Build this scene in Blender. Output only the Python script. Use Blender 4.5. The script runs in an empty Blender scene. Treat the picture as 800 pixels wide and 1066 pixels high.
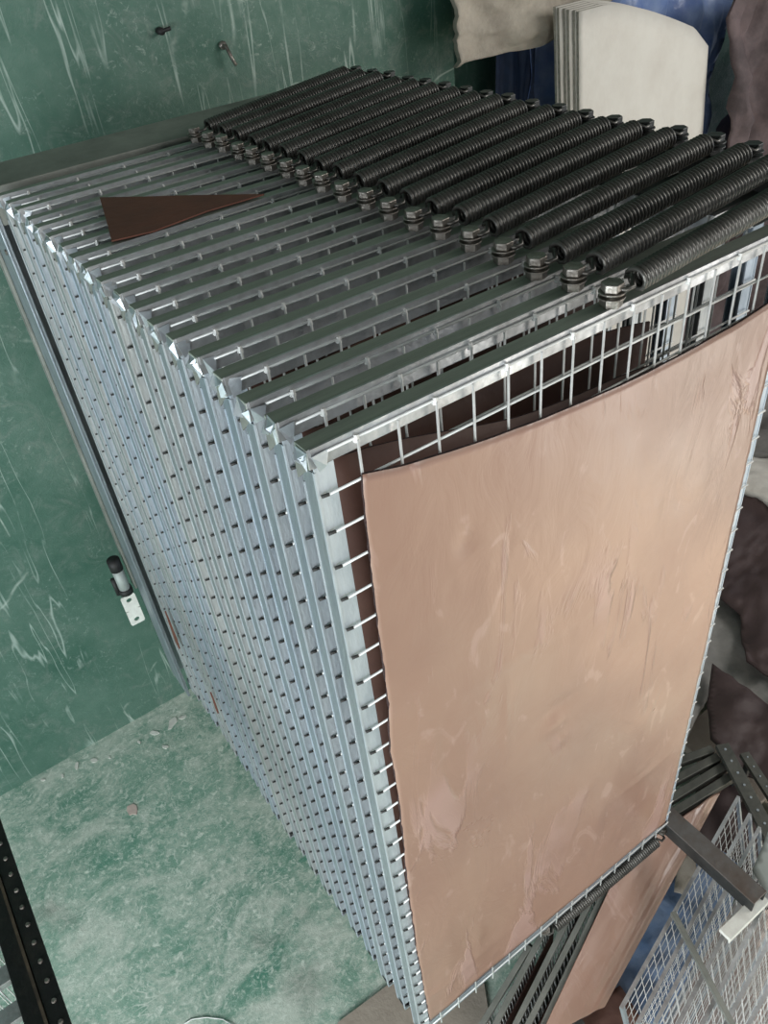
import bpy, bmesh, math, random
from mathutils import Vector, Matrix, noise
random.seed(7)
S = bpy.context.scene
col = S.collection
# ---------------------------------------------------------------- camera
FPX, CX, CY = 837.447, 400.0, 533.0
RM = [(0.8134029, -0.57326299, -0.09871813), (-0.42741652, -0.47388086, -0.76990392), (0.39457679, 0.66843584, -0.63047814)]
CAM = Vector((-0.34476419, -0.74081459, 2.51691867))
cd = bpy.data.cameras.new('camera'); cam = bpy.data.objects.new('camera', cd); col.objects.link(cam)
cd.sensor_width = 36; cd.sensor_fit = 'AUTO'; cd.lens = FPX / 1066 * 36; cd.clip_start = .02
rot = Matrix((RM[0], tuple(-v for v in RM[1]), tuple(-v for v in RM[2]))).transposed()
cam.matrix_world = Matrix.Translation(CAM) @ rot.to_4x4()
S.camera = cam

def at(px, py, axis, val):
    """point of the place seen at a pixel of the photograph, on the plane where coordinate axis = val"""
    d = Vector([RM[0][i] * (px - CX) / FPX + RM[1][i] * (py - CY) / FPX + RM[2][i] for i in range(3)])
    return CAM + d * ((val - CAM[axis]) / d[axis])

# ---------------------------------------------------------------- world, light, exposure
S.view_settings.view_transform = 'Standard'; S.view_settings.look = 'None'
S.view_settings.gamma = 1; S.view_settings.use_curve_mapping = False
S.view_settings.exposure = 0.45
W = bpy.data.worlds.new('world'); S.world = W; W.use_nodes = True
W.node_tree.nodes['Background'].inputs[0].default_value = (.80, .90, 1, 1)
W.node_tree.nodes['Background'].inputs[1].default_value = .26

def area(name, loc, look, sx, sy, power, color):
    l = bpy.data.lights.new(name, 'AREA'); l.shape = 'RECTANGLE'; l.size = sx; l.size_y = sy; l.energy = power; l.color = color
    o = bpy.data.objects.new(name, l); col.objects.link(o); o.location = loc
    o.rotation_euler = (Vector(look) - Vector(loc)).to_track_quat('-Z', 'Y').to_euler(); return o
area('daylight_left_door', (-3.6, -1.3, 1.0), (-.2, .9, -.1), 2.6, 2.4, 165, (.90, .96, 1))
area('daylight_front_window', (-1.4, -3.6, 1.9), (-.1, .4, -.2), 2.6, 1.6, 60, (1, .97, .92))
area('right_low_fill', (3.1, -2.1, .15), (.75, 0, 1.15), 1.5, 1.5, 22, (1, .94, .86))  # added low fill for sheen on the front leather, no doorway known there
sl = bpy.data.lights.new('bounce_spot', 'SPOT'); sl.energy = 2200; sl.spot_size = .42; sl.spot_blend = .5; sl.shadow_soft_size = .15; sl.color = (1, .93, .82)  # added spot, aimed at the unseen cream hide to bounce light onto the leather
so = bpy.data.objects.new('bounce_spot', sl); col.objects.link(so); so.location = (4.2, -3.4, 3.6)
so.rotation_euler = (Vector((2.25, -1.25, -.6)) - Vector((4.2, -3.4, 3.6))).to_track_quat('-Z', 'Y').to_euler()
area('daylight_right_window', (4.2, -1.6, 3.3), (2.2, 2.1, 1.6), 2.2, 1.6, 72, (1, .97, .93))

# ---------------------------------------------------------------- materials
def mat(name, base, rough=.5, metal=0, base2=None, scale=8, contrast=(.35, .65), bump=0, bscale=60, rough2=None, stretch=(1, 1, 1), coat=0):
    m = bpy.data.materials.new(name); m.use_nodes = True; nt = m.node_tree; N = nt.nodes; L = nt.links
    b = N['Principled BSDF']; b.inputs['Roughness'].default_value = rough; b.inputs['Metallic'].default_value = metal
    b.inputs['Base Color'].default_value = (*base, 1); b.inputs['Coat Weight'].default_value = coat
    tc = N.new('ShaderNodeTexCoord'); mp = N.new('ShaderNodeMapping'); mp.inputs['Scale'].default_value = stretch
    L.new(tc.outputs['Object'], mp.inputs[0])
    if base2 or rough2:
        n = N.new('ShaderNodeTexNoise'); n.inputs['Scale'].default_value = scale; n.inputs['Detail'].default_value = 6; n.inputs['Roughness'].default_value = .65
        L.new(mp.outputs[0], n.inputs['Vector'])
        r = N.new('ShaderNodeMapRange'); r.inputs[1].default_value = contrast[0]; r.inputs[2].default_value = contrast[1]
        L.new(n.outputs['Fac'], r.inputs[0])
        if base2:
            mx = N.new('ShaderNodeMix'); mx.data_type = 'RGBA'; mx.inputs[6].default_value = (*base, 1); mx.inputs[7].default_value = (*base2, 1)
            L.new(r.outputs[0], mx.inputs[0]); L.new(mx.outputs[2], b.inputs['Base Color'])
        if rough2 is not None:
            q = N.new('ShaderNodeMapRange'); q.inputs[3].default_value = rough; q.inputs[4].default_value = rough2
            L.new(r.outputs[0], q.inputs[0]); L.new(q.outputs[0], b.inputs['Roughness'])
    if bump:
        n2 = N.new('ShaderNodeTexNoise'); n2.inputs['Scale'].default_value = bscale; n2.inputs['Detail'].default_value = 5
        L.new(mp.outputs[0], n2.inputs['Vector'])
        bp = N.new('ShaderNodeBump'); bp.inputs['Strength'].default_value = bump; bp.inputs['Distance'].default_value = .01
        L.new(n2.outputs['Fac'], bp.inputs['Height']); L.new(bp.outputs[0], b.inputs['Normal'])
    return m

def painted(name, wall):
    """worn green paint: base mottling, pale scuffs, scratches"""
    m = bpy.data.materials.new(name); m.use_nodes = True; nt = m.node_tree; N = nt.nodes; L = nt.links; b = N['Principled BSDF']
    tc = N.new('ShaderNodeTexCoord')
    def noi(scale, det, stretch=(1, 1, 1), rough=.6, dist=0, loc=(0, 0, 0), rz=(0, 0, 0)):
        mp = N.new('ShaderNodeMapping'); mp.inputs['Scale'].default_value = stretch; mp.inputs['Location'].default_value = loc; mp.inputs['Rotation'].default_value = rz
        L.new(tc.outputs['Object'], mp.inputs[0])
        n = N.new('ShaderNodeTexNoise'); n.inputs['Scale'].default_value = scale; n.inputs['Detail'].default_value = det
        n.inputs['Roughness'].default_value = rough; n.inputs['Distortion'].default_value = dist
        L.new(mp.outputs[0], n.inputs['Vector']); return n.outputs['Fac']
    def rng(x, a, c, lo=0, hi=1):
        r = N.new('ShaderNodeMapRange'); r.inputs[1].default_value = a; r.inputs[2].default_value = c; r.inputs[3].default_value = lo; r.inputs[4].default_value = hi
        L.new(x, r.inputs[0]); return r.outputs[0]
    def mix(f, a, c):
        x = N.new('ShaderNodeMix'); x.data_type = 'RGBA'; L.new(f, x.inputs[0])
        for i, v in ((6, a), (7, c)):
            if isinstance(v, tuple): x.inputs[i].default_value = (*v, 1)
            else: L.new(v, x.inputs[i])
        return x.outputs[2]
    def mul(a, c):
        x = N.new('ShaderNodeMath'); x.operation = 'MULTIPLY'; L.new(a, x.inputs[0])
        if isinstance(c, float): x.inputs[1].default_value = c
        else: L.new(c, x.inputs[1])
        return x.outputs[0]
    def line(x, c, w):     # thin ridge where a noise passes a value
        s = N.new('ShaderNodeMath'); s.operation = 'SUBTRACT'; L.new(x, s.inputs[0]); s.inputs[1].default_value = c
        a = N.new('ShaderNodeMath'); a.operation = 'ABSOLUTE'; L.new(s.outputs[0], a.inputs[0]); return rng(a.outputs[0], 0, w, 1, 0)
    if wall:
        c = mix(rng(noi(1.6, 5, rough=.7), .35, .7), (.034, .105, .074), (.105, .185, .145))
        c = mix(mul(rng(noi(7, 6, rough=.8, dist=1.2), .52, .72), .6), c, (.20, .24, .21))
        c = mix(mul(mul(rng(noi(40, 6, rough=.8, dist=1.0), .56, .70), rng(noi(2.5, 4, loc=(2, 2, 9)), .45, .6)), .7), c, (.34, .42, .37))
        drip = mul(line(noi(2.2, 3, (3.4, 1, .28), dist=.3), .5, .012), rng(noi(5, 4, (1, 1, .5), loc=(3, 1, 2)), .46, .6))
        c = mix(mul(drip, .8), c, (.38, .47, .42))
        c = mix(mul(mul(line(noi(1.3, 2, (1, 1, 1), loc=(5, 2, 7)), .5, .006), rng(noi(6, 4), .45, .55)), .7), c, (.42, .5, .44))
    else:
        c = mix(rng(noi(1.5, 5, rough=.7), .36, .66), (.075, .235, .165), (.28, .42, .335))
        c = mix(mul(rng(noi(4, 8, (.9, 1.2, 1), rough=.85, dist=.4, rz=(0, 0, .3)), .42, .60), .85), c, (.58, .63, .55))  # real scuffs, but made paler in place of stronger light on the floor
        c = mix(mul(rng(noi(42, 6, rough=.8, dist=.8), .51, .64), .85), c, (.70, .75, .67))
        c = mix(mul(rng(noi(2.0, 4, loc=(4, 4, 0)), .56, .72), .6), c, (.20, .19, .17))
        sc = mul(line(noi(2.4, 3, (1, 2.6, 1), dist=.5, rz=(0, 0, .8)), .5, .006), rng(noi(7, 4, loc=(1, 9, 0)), .48, .6))
        c = mix(mul(sc, .8), c, (.68, .72, .65))
        sc2 = mul(line(noi(3.4, 3, (2.8, 1, 1), dist=.5, rz=(0, 0, .35)), .5, .005), rng(noi(6, 4, loc=(8, 2, 0)), .5, .6))
        c = mix(mul(sc2, .7), c, (.70, .74, .68))
    L.new(c, b.inputs['Base Color'])
    L.new(rng(noi(12, 6), .3, .7, .28, .62), b.inputs['Roughness'])
    bp = N.new('ShaderNodeBump'); bp.inputs['Strength'].default_value = .35; bp.inputs['Distance'].default_value = .008
    L.new(noi(38, 6, dist=.8, rough=.75), bp.inputs['Height']); L.new(bp.outputs[0], b.inputs['Normal'])
    return m

M = {}
M['floor'] = painted('green_floor_paint', False)
M['wall'] = painted('green_wall_paint', True)
M['zinc'] = mat('galvanised_steel', (.62, .66, .70), .36, .85, (.42, .47, .52), 9, (.3, .7), .12, 50, .55)
M['post'] = mat('galvanised_post', (.44, .48, .52), .42, .8, (.30, .34, .38), 5, (.35, .65), .15, 40, .55, (4, 4, 1))  # side webs kept darker than the flange, shade put into the colour
M['bar'] = mat('shaded_top_bar', (.37, .41, .35), .5, .45, (.24, .27, .235), 6, (.3, .7), .15, 70, .6, (.6, 6, 6))  # bar top darker and greener than its face: shade and wall reflection in the colour
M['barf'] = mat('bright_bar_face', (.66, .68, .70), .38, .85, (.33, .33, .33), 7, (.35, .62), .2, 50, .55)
def tint(m):
    nt = m.node_tree; b = nt.nodes['Principled BSDF']; src = b.inputs['Base Color'].links[0].from_socket
    oi = nt.nodes.new('ShaderNodeObjectInfo'); rp = nt.nodes.new('ShaderNodeValToRGB'); nt.links.new(oi.outputs['Random'], rp.inputs[0])
    rp.color_ramp.elements[0].color = (1, .96, .88, 1); rp.color_ramp.elements[1].color = (.88, .94, 1, 1)
    x = nt.nodes.new('ShaderNodeMix'); x.data_type = 'RGBA'; x.blend_type = 'MULTIPLY'; x.inputs[0].default_value = 1
    nt.links.new(src, x.inputs[6]); nt.links.new(rp.outputs[0], x.inputs[7]); nt.links.new(x.outputs[2], b.inputs['Base Color'])
tint(M['post'])
M['flange'] = mat('lit_zinc_flange', (.60, .65, .70), .5, .5, (.42, .47, .52), 6, (.35, .65), .15, 40, .6, (4, 4, 1))  # lighter copy of the post steel, lit look put into the colour
tint(M['flange'])
M['wire'] = mat('galvanised_wire', (.74, .75, .73), .55, .3, (.6, .6, .58), 20)
M['spring'] = mat('oily_spring_steel', (.15, .145, .135), .38, .7, (.07, .067, .06), 14, (.3, .7), .1, 90)
M['bolt'] = mat('bolt_steel', (.36, .34, .31), .38, .85, (.16, .14, .12), 40, (.35, .65), .2, 90)
M['dark'] = mat('dark_plate_steel', (.035, .037, .036), .5, .6, (.07, .072, .07), 9, (.35, .65), .15, 50)
M['plate'] = mat('dusty_sheet_metal', (.30, .31, .28), .55, .4, (.18, .19, .17), 5, (.35, .65), .15, 40)
M['leather'] = None
M['plate3'] = mat('lit_rust_tinged_steel', (.16, .155, .15), .45, .5, (.12, .095, .08), 7, (.4, .65), .15, 40)  # track beam top, lighter than its web: the lit face put into the colour
M['plate2'] = mat('dull_old_steel', (.15, .15, .13), .5, .5, (.09, .09, .08), 9, (.35, .65), .2, 50)
M['edge'] = mat('dark_hide_edge', (.05, .022, .02), .85, 0, (.02, .01, .01), 90, bump=.8, bscale=200)
M['hide'] = mat('shaded_brown_hide_back', (.15, .075, .055), .62, 0, (.11, .052, .04), 5, (.35, .65), .25, 25)  # leather brown darkened for shade between the frames, and for its back
M['dhide'] = mat('dark_hide', (.062, .038, .036), .6, 0, (.038, .022, .022), 4, (.35, .65), .4, 14)
M['scrap'] = mat('red_brown_hide', (.17, .060, .038), .7, 0, (.13, .048, .033), 12, bump=.15)
M['tip'] = mat('dark_wire_end', (.05, .05, .048), .7, .3)  # wire ends darker than the rest of the wire
M['white'] = mat('white_felt', (.62, .60, .55), .85, 0, (.55, .52, .47), 6, (.4, .75), .2, 30)
M['felt_edge'] = mat('felt_edge', (.50, .47, .41), .9, 0, (.33, .31, .27), 60, bump=.6, bscale=120)
M['cloth'] = mat('beige_cloth', (.42, .38, .32), .9, 0, (.31, .275, .23), 8, bump=.5, bscale=40)
M['tarp'] = mat('blue_tarp', (.12, .19, .42), .35, 0, (.26, .34, .52), 5, (.4, .7), .5, 18)
M['mauve'] = mat('mauve_cloth', (.125, .09, .092), .75, 0, (.055, .04, .042), 7, bump=.5, bscale=24)
M['grey'] = mat('grey_cloth', (.27, .26, .245), .85, 0, (.17, .165, .155), 6, bump=.5, bscale=20)
M['board'] = mat('brown_board', (.36, .31, .255), .85, 0, (.30, .255, .21), 8, bump=.2)
M['blk'] = mat('black_painted_steel', (.012, .012, .012), .45, .3, (.03, .026, .022), 18, (.5, .75), .2, 50)
M['chip'] = mat('pale_chip', (.72, .74, .68), .8, 0, (.6, .6, .55), 30)
M['pchip'] = mat('pink_chip', (.62, .50, .44), .8, 0, (.5, .4, .36), 30)
M['rubber'] = mat('black_rubber', (.012, .012, .012), .6)
M['pale'] = mat('pale_grey_metal', (.42, .46, .44), .55, .3, (.34, .38, .36), 6)

def leather_mat():
    m = bpy.data.materials.new('pasted_brown_leather'); m.use_nodes = True; nt = m.node_tree; N = nt.nodes; L = nt.links; b = N['Principled BSDF']
    tc = N.new('ShaderNodeTexCoord')
    def noi(sc, det, st=(1, 1, 1), rough=.55, dist=0, loc=(0, 0, 0)):
        mp = N.new('ShaderNodeMapping'); mp.inputs['Scale'].default_value = st; mp.inputs['Location'].default_value = loc
        L.new(tc.outputs['Object'], mp.inputs[0]); n = N.new('ShaderNodeTexNoise'); n.inputs['Scale'].default_value = sc
        n.inputs['Detail'].default_value = det; n.inputs['Roughness'].default_value = rough; n.inputs['Distortion'].default_value = dist
        L.new(mp.outputs[0], n.inputs['Vector']); return n.outputs['Fac']
    def rng(x, a, c, lo=0, hi=1):
        r = N.new('ShaderNodeMapRange'); r.interpolation_type = 'SMOOTHSTEP'; r.inputs[1].default_value = a; r.inputs[2].default_value = c; r.inputs[3].default_value = lo; r.inputs[4].default_value = hi
        L.new(x, r.inputs[0]); return r.outputs[0]
    def mix(f, a, c):
        x = N.new('ShaderNodeMix'); x.data_type = 'RGBA'; L.new(f, x.inputs[0])
        for i, v in ((6, a), (7, c)):
            if isinstance(v, tuple): x.inputs[i].default_value = (*v, 1)
            else: L.new(v, x.inputs[i])
        return x.outputs[2]
    def mul(a, c):
        x = N.new('ShaderNodeMath'); x.operation = 'MULTIPLY'; L.new(a, x.inputs[0])
        if isinstance(c, float): x.inputs[1].default_value = c
        else: L.new(c, x.inputs[1])
        return x.outputs[0]
    c = mix(rng(noi(1.7, 4), .3, .7), (.27, .152, .112), (.325, .198, .143))
    smear = mul(rng(noi(3.6, 5, (2.6, 1, .7), dist=.9), .53, .62), rng(noi(2.0, 3, loc=(0, 0, 4)), .46, .6))
    c = mix(mul(smear, .6), c, (.40, .255, .225))
    fine = rng(noi(9, 6, (1.6, 1, .7), dist=1.4, loc=(2, 0, 0)), .60, .70)
    c = mix(mul(fine, .5), c, (.42, .28, .23))
    L.new(c, b.inputs['Base Color'])
    L.new(rng(noi(3, 5, loc=(7, 0, 3)), .3, .7, .27, .42), b.inputs['Roughness'])
    b.inputs['Specular IOR Level'].default_value = .75
    bp = N.new('ShaderNodeBump'); bp.inputs['Strength'].default_value = .32; bp.inputs['Distance'].default_value = .008
    L.new(noi(7, 5, (1.6, 1, .8), dist=1.0), bp.inputs['Height'])
    bp2 = N.new('ShaderNodeBump'); bp2.inputs['Strength'].default_value = .45; bp2.inputs['Distance'].default_value = .006
    L.new(smear, bp2.inputs['Height']); L.new(bp.outputs[0], bp2.inputs['Normal']); L.new(bp2.outputs[0], b.inputs['Normal'])
    return m
M['leather'] = leather_mat()

# ---------------------------------------------------------------- mesh helpers
class MB:
    def __init__(s): s.v = []; s.f = []; s.mi = []; s.sm = []
    def add(s, vs, fs, mi=0, smooth=False):
        o = len(s.v); s.v += [tuple(v) for v in vs]
        for f in fs: s.f.append([i + o for i in f]); s.mi.append(mi); s.sm.append(smooth)
        return s
    def box(s, a, b, mi=0):
        x0, y0, z0 = a; x1, y1, z1 = b
        vs = [(x0, y0, z0), (x1, y0, z0), (x1, y1, z0), (x0, y1, z0), (x0, y0, z1), (x1, y0, z1), (x1, y1, z1), (x0, y1, z1)]
        return s.add(vs, [(0, 3, 2, 1), (4, 5, 6, 7), (0, 1, 5, 4), (1, 2, 6, 5), (2, 3, 7, 6), (3, 0, 4, 7)], mi)
    def tube(s, pts, r, n=6, mi=0, caps=True):
        pts = [Vector(p) for p in pts]; vs = []; fs = []
        for i, p in enumerate(pts):
            t = (pts[min(i + 1, len(pts) - 1)] - pts[max(i - 1, 0)]).normalized()
            u = t.orthogonal().normalized() if i == 0 else (u - t * u.dot(t)).normalized()
            w = t.cross(u)
            for k in range(n):
                a = 2 * math.pi * k / n; vs.append(p + (u * math.cos(a) + w * math.sin(a)) * r)
        for i in range(len(pts) - 1):
            for k in range(n): fs.append((i * n + k, i * n + (k + 1) % n, (i + 1) * n + (k + 1) % n, (i + 1) * n + k))
        if caps: fs += [tuple(range(n - 1, -1, -1)), tuple(range((len(pts) - 1) * n, len(pts) * n))]
        return s.add(vs, fs, mi, True)
    def cyl(s, c, z0, z1, r, n=16, mi=0, r1=None, ph=0):
        r1 = r if r1 is None else r1
        vs = [(c[0] + r * math.cos(2 * math.pi * k / n + ph), c[1] + r * math.sin(2 * math.pi * k / n + ph), z0) for k in range(n)]
        vs += [(c[0] + r1 * math.cos(2 * math.pi * k / n + ph), c[1] + r1 * math.sin(2 * math.pi * k / n + ph), z1) for k in range(n)]
        return s.add(vs, [(k, (k + 1) % n, n + (k + 1) % n, n + k) for k in range(n)] + [tuple(range(n - 1, -1, -1)), tuple(range(n, 2 * n))], mi)
    def prism(s, prof, x0, x1, mi=0):      # profile (y, z) counter-clockwise, swept along x
        n = len(prof); vs = [(x0, *q) for q in prof] + [(x1, *q) for q in prof]
        return s.add(vs, [(k, n + k, n + (k + 1) % n, (k + 1) % n) for k in range(n)] + [tuple(range(n)), tuple(range(2 * n - 1, n - 1, -1))], mi)
    def beam(s, a, b, w, h, mi=0, up=(0, 0, 1)):
        a = Vector(a); b = Vector(b); t = (b - a).normalized(); sd = t.cross(Vector(up)).normalized() * w / 2; u = sd.cross(t).normalized() * h / 2
        vs = [p + q for p in (a, b) for q in (-sd - u, sd - u, sd + u, -sd + u)]
        return s.add(vs, [(0, 1, 2, 3), (7, 6, 5, 4), (0, 4, 5, 1), (1, 5, 6, 2), (2, 6, 7, 3), (3, 7, 4, 0)], mi)
    def build(s, name, mats, parent=None, bevel=0):
        me = bpy.data.meshes.new(name); me.from_pydata(s.v, [], s.f)
        for m in (mats if isinstance(mats, (list, tuple)) else [mats]): me.materials.append(m)
        me.polygons.foreach_set('material_index', s.mi); me.polygons.foreach_set('use_smooth', s.sm)
        me.validate(); bm = bmesh.new(); bm.from_mesh(me); bmesh.ops.recalc_face_normals(bm, faces=bm.faces); bm.to_mesh(me); bm.free()
        o = bpy.data.objects.new(name, me); col.objects.link(o)
        if parent: o.parent = parent
        if bevel:
            bv = o.modifiers.new('b', 'BEVEL'); bv.width = bevel; bv.segments = 2; bv.limit_method = 'ANGLE'
        return o
def tag(o, label, cat, group=None, kind=None):
    o['label'] = label; o['category'] = cat
    if group: o['group'] = group
    if kind: o['kind'] = kind
    return o
def struct(o): o['kind'] = 'structure'; return o
def empty(name, loc=(0, 0, 0), rz=0):
    o = bpy.data.objects.new(name, None); col.objects.link(o); o.location = loc; o.rotation_euler = (0, 0, rz); return o
def copy_tree(o, parent=None):
    c = o.copy(); col.objects.link(c); c.parent = parent
    for ch in [x for x in col.objects if x.parent == o]: copy_tree(ch, c)
    return c

def sheet(name, outline, thick, mats, to3d, amp=.004, nscale=5, step=.03, parent=None, seed=0, fuzzy=0, extra=None, both=True):
    """a limp sheet: 2-D outline (u, v) gridded inside, pushed along w by folds, given real thickness.
    to3d(u, v, w) places it."""
    us = [p[0] for p in outline]; vs_ = [p[1] for p in outline]
    # rows across v; every row runs from left to right edge of the outline
    def span(v):
        xs = []
        n = len(outline)
        for i in range(n):
            (a, b), (c, d) = outline[i], outline[(i + 1) % n]
            if (b <= v < d) or (d <= v < b): xs.append(a + (c - a) * (v - b) / (d - b))
        return (min(xs), max(xs)) if len(xs) >= 2 else None
    v0, v1 = min(vs_), max(vs_); nv = max(3, int((v1 - v0) / step)); nu = max(3, int((max(us) - min(us)) / step))
    rows = []
    for j in range(nv + 1):
        v = v0 + (v1 - v0) * (j / nv); v = min(max(v, v0 + 1e-4), v1 - 1e-4)
        sp = span(v) or rows[-1][0]
        rows.append((sp, v))
    V = []; F = []; MI = []
    def fz(u, v): return amp * (noise.fractal(Vector((u * nscale, v * nscale, seed * 7.3)), .8, 2.1, 4)) + (extra(u, v) if extra else 0)
    for side in (0, 1):
        for (sp, v) in rows:
            for i in range(nu + 1):
                e = 0
                if fuzzy and i in (0, nu): e = random.uniform(-fuzzy, fuzzy)
                u = sp[0] + (sp[1] - sp[0]) * i / nu + e
                V.append(to3d(u, v, fz(u, v) + (thick if side else 0)))
    n1 = (nu + 1) * (nv + 1)
    for j in range(nv):
        for i in range(nu):
            a = j * (nu + 1) + i; b = a + 1; c = a + nu + 2; d = a + nu + 1
            F.append((a, b, c, d)); MI.append(0); F.append((n1 + d, n1 + c, n1 + b, n1 + a)); MI.append(0)
    ring = [i for i in range(nu + 1)] + [j * (nu + 1) + nu for j in range(1, nv + 1)] + [nv * (nu + 1) + i for i in range(nu - 1, -1, -1)] + [j * (nu + 1) for j in range(nv - 1, 0, -1)]
    for k in range(len(ring)):
        a, b = ring[k], ring[(k + 1) % len(ring)]; F.append((b, a, n1 + a, n1 + b)); MI.append(1)
    me = bpy.data.meshes.new(name); me.from_pydata([tuple(p) for p in V], [], F)
    for m in mats: me.materials.append(m)
    me.polygons.foreach_set('material_index', MI); me.polygons.foreach_set('use_smooth', [m == 0 for m in MI])
    bm = bmesh.new(); bm.from_mesh(me); bmesh.ops.recalc_face_normals(bm, faces=bm.faces); bm.to_mesh(me); bm.free()
    o = bpy.data.objects.new(name, me); col.objects.link(o)
    if parent: o.parent = parent
    return o

H = 1.968
FZ = -.62; WY = 2.1
# ---------------------------------------------------------------- room
struct(MB().box((-4.5, -4.5, FZ - .1), (6, WY + .4, FZ)).build('floor', M['floor']))
struct(MB().box((-4.5, WY, FZ), (1.92, WY + .2, 4.2)).build('wall_back', M['wall']))
struct(MB().box((1.92, WY + .12, FZ), (6, WY + .3, 4.2)).build('wall_right', M['wall']))
struct(MB().box((-4.5, -4.5, 4.2), (6, WY + .3, 4.3)).build('ceiling', mat('ceiling_grey', (.10, .11, .10), .9)))

# ---------------------------------------------------------------- the drying frames
CELL = .0625
def helix(x0, x1, z0, z1, R, r, turns, n=5, seg=12, sag=0):
    pts = []; a = Vector((x0, 0, z0)); b = Vector((x1, 0, z1)); t = (b - a).normalized(); up = Vector((0, 1, 0)); sd = t.cross(up)
    T = turns * seg
    for i in range(T + 1):
        s_ = i / T; c = a + (b - a) * s_ - Vector((0, 0, sag * math.sin(math.pi * s_))); an = 2 * math.pi * i / seg
        pts.append(c + (up * math.cos(an) + sd * math.sin(an)) * R)
    # hooks: half loops from each end towards the bolts
    h0 = [a - t * .030 + up * .013, a - t * .034, a - t * .030 - up * .010, a - t * .016 - up * .012, a - t * .004 + sd * R * .5, pts[0]]
    h1 = [pts[-1], b + t * .004 + sd * R * .5, b + t * .016 - up * .012, b + t * .030 - up * .010, b + t * .034, b + t * .030 + up * .013]
    return h0[:-1] + pts + h1[1:]

def hexbolt(x, z, y=.0, s=1.0, up=1):
    m = MB(); c = (x, y)
    a = lambda q: z + q * up * s
    zz = lambda p, q: (min(a(p), a(q)), max(a(p), a(q)))
    m.cyl(c, *zz(0, .013), .0175 * s, 6, 0, ph=.3); m.cyl(c, *zz(.013, .016), .0205 * s, 18); m.cyl(c, *zz(.016, .021), .011 * s, 12)
    m.cyl(c, *zz(.021, .024), .0205 * s, 18); m.cyl(c, *zz(.024, .037), .0172 * s, 6, 0, ph=.1)
    return m

def end_flap(root):
    # torn open end of the bar: folded jagged flaps of bright sheet
    m = MB(); q = lambda a: a + random.uniform(-.0035, .0035)
    def leaf(pts):
        a = [Vector((q(x), q(y), q(z))) for x, y, z in pts]; n = (a[1] - a[0]).cross(a[2] - a[0]).normalized() * .0011; k = len(a)
        m.add(a + [p + n for p in a], [tuple(range(k)), tuple(range(2 * k - 1, k - 1, -1))] + [(i, (i + 1) % k, k + (i + 1) % k, k + i) for i in range(k)])
    leaf([(-.005, .000, H - .003), (-.005, .026, H - .002), (-.013, .014, H - .012), (-.010, .004, H - .012)])
    leaf([(-.005, .000, H - .006), (-.012, .006, H - .014), (-.008, .006, H - .034), (-.005, .000, H - .030)])
    leaf([(-.005, .029, H - .004), (-.009, .020, H - .030), (-.016, .022, H - .020)])
    leaf([(-.001, -.005, H - .004), (.021, -.005, H - .005), (.016, -.005, H - .028), (.004, -.005, H - .034)])
    m.build('end_flap', M['zinc'], root)
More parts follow.
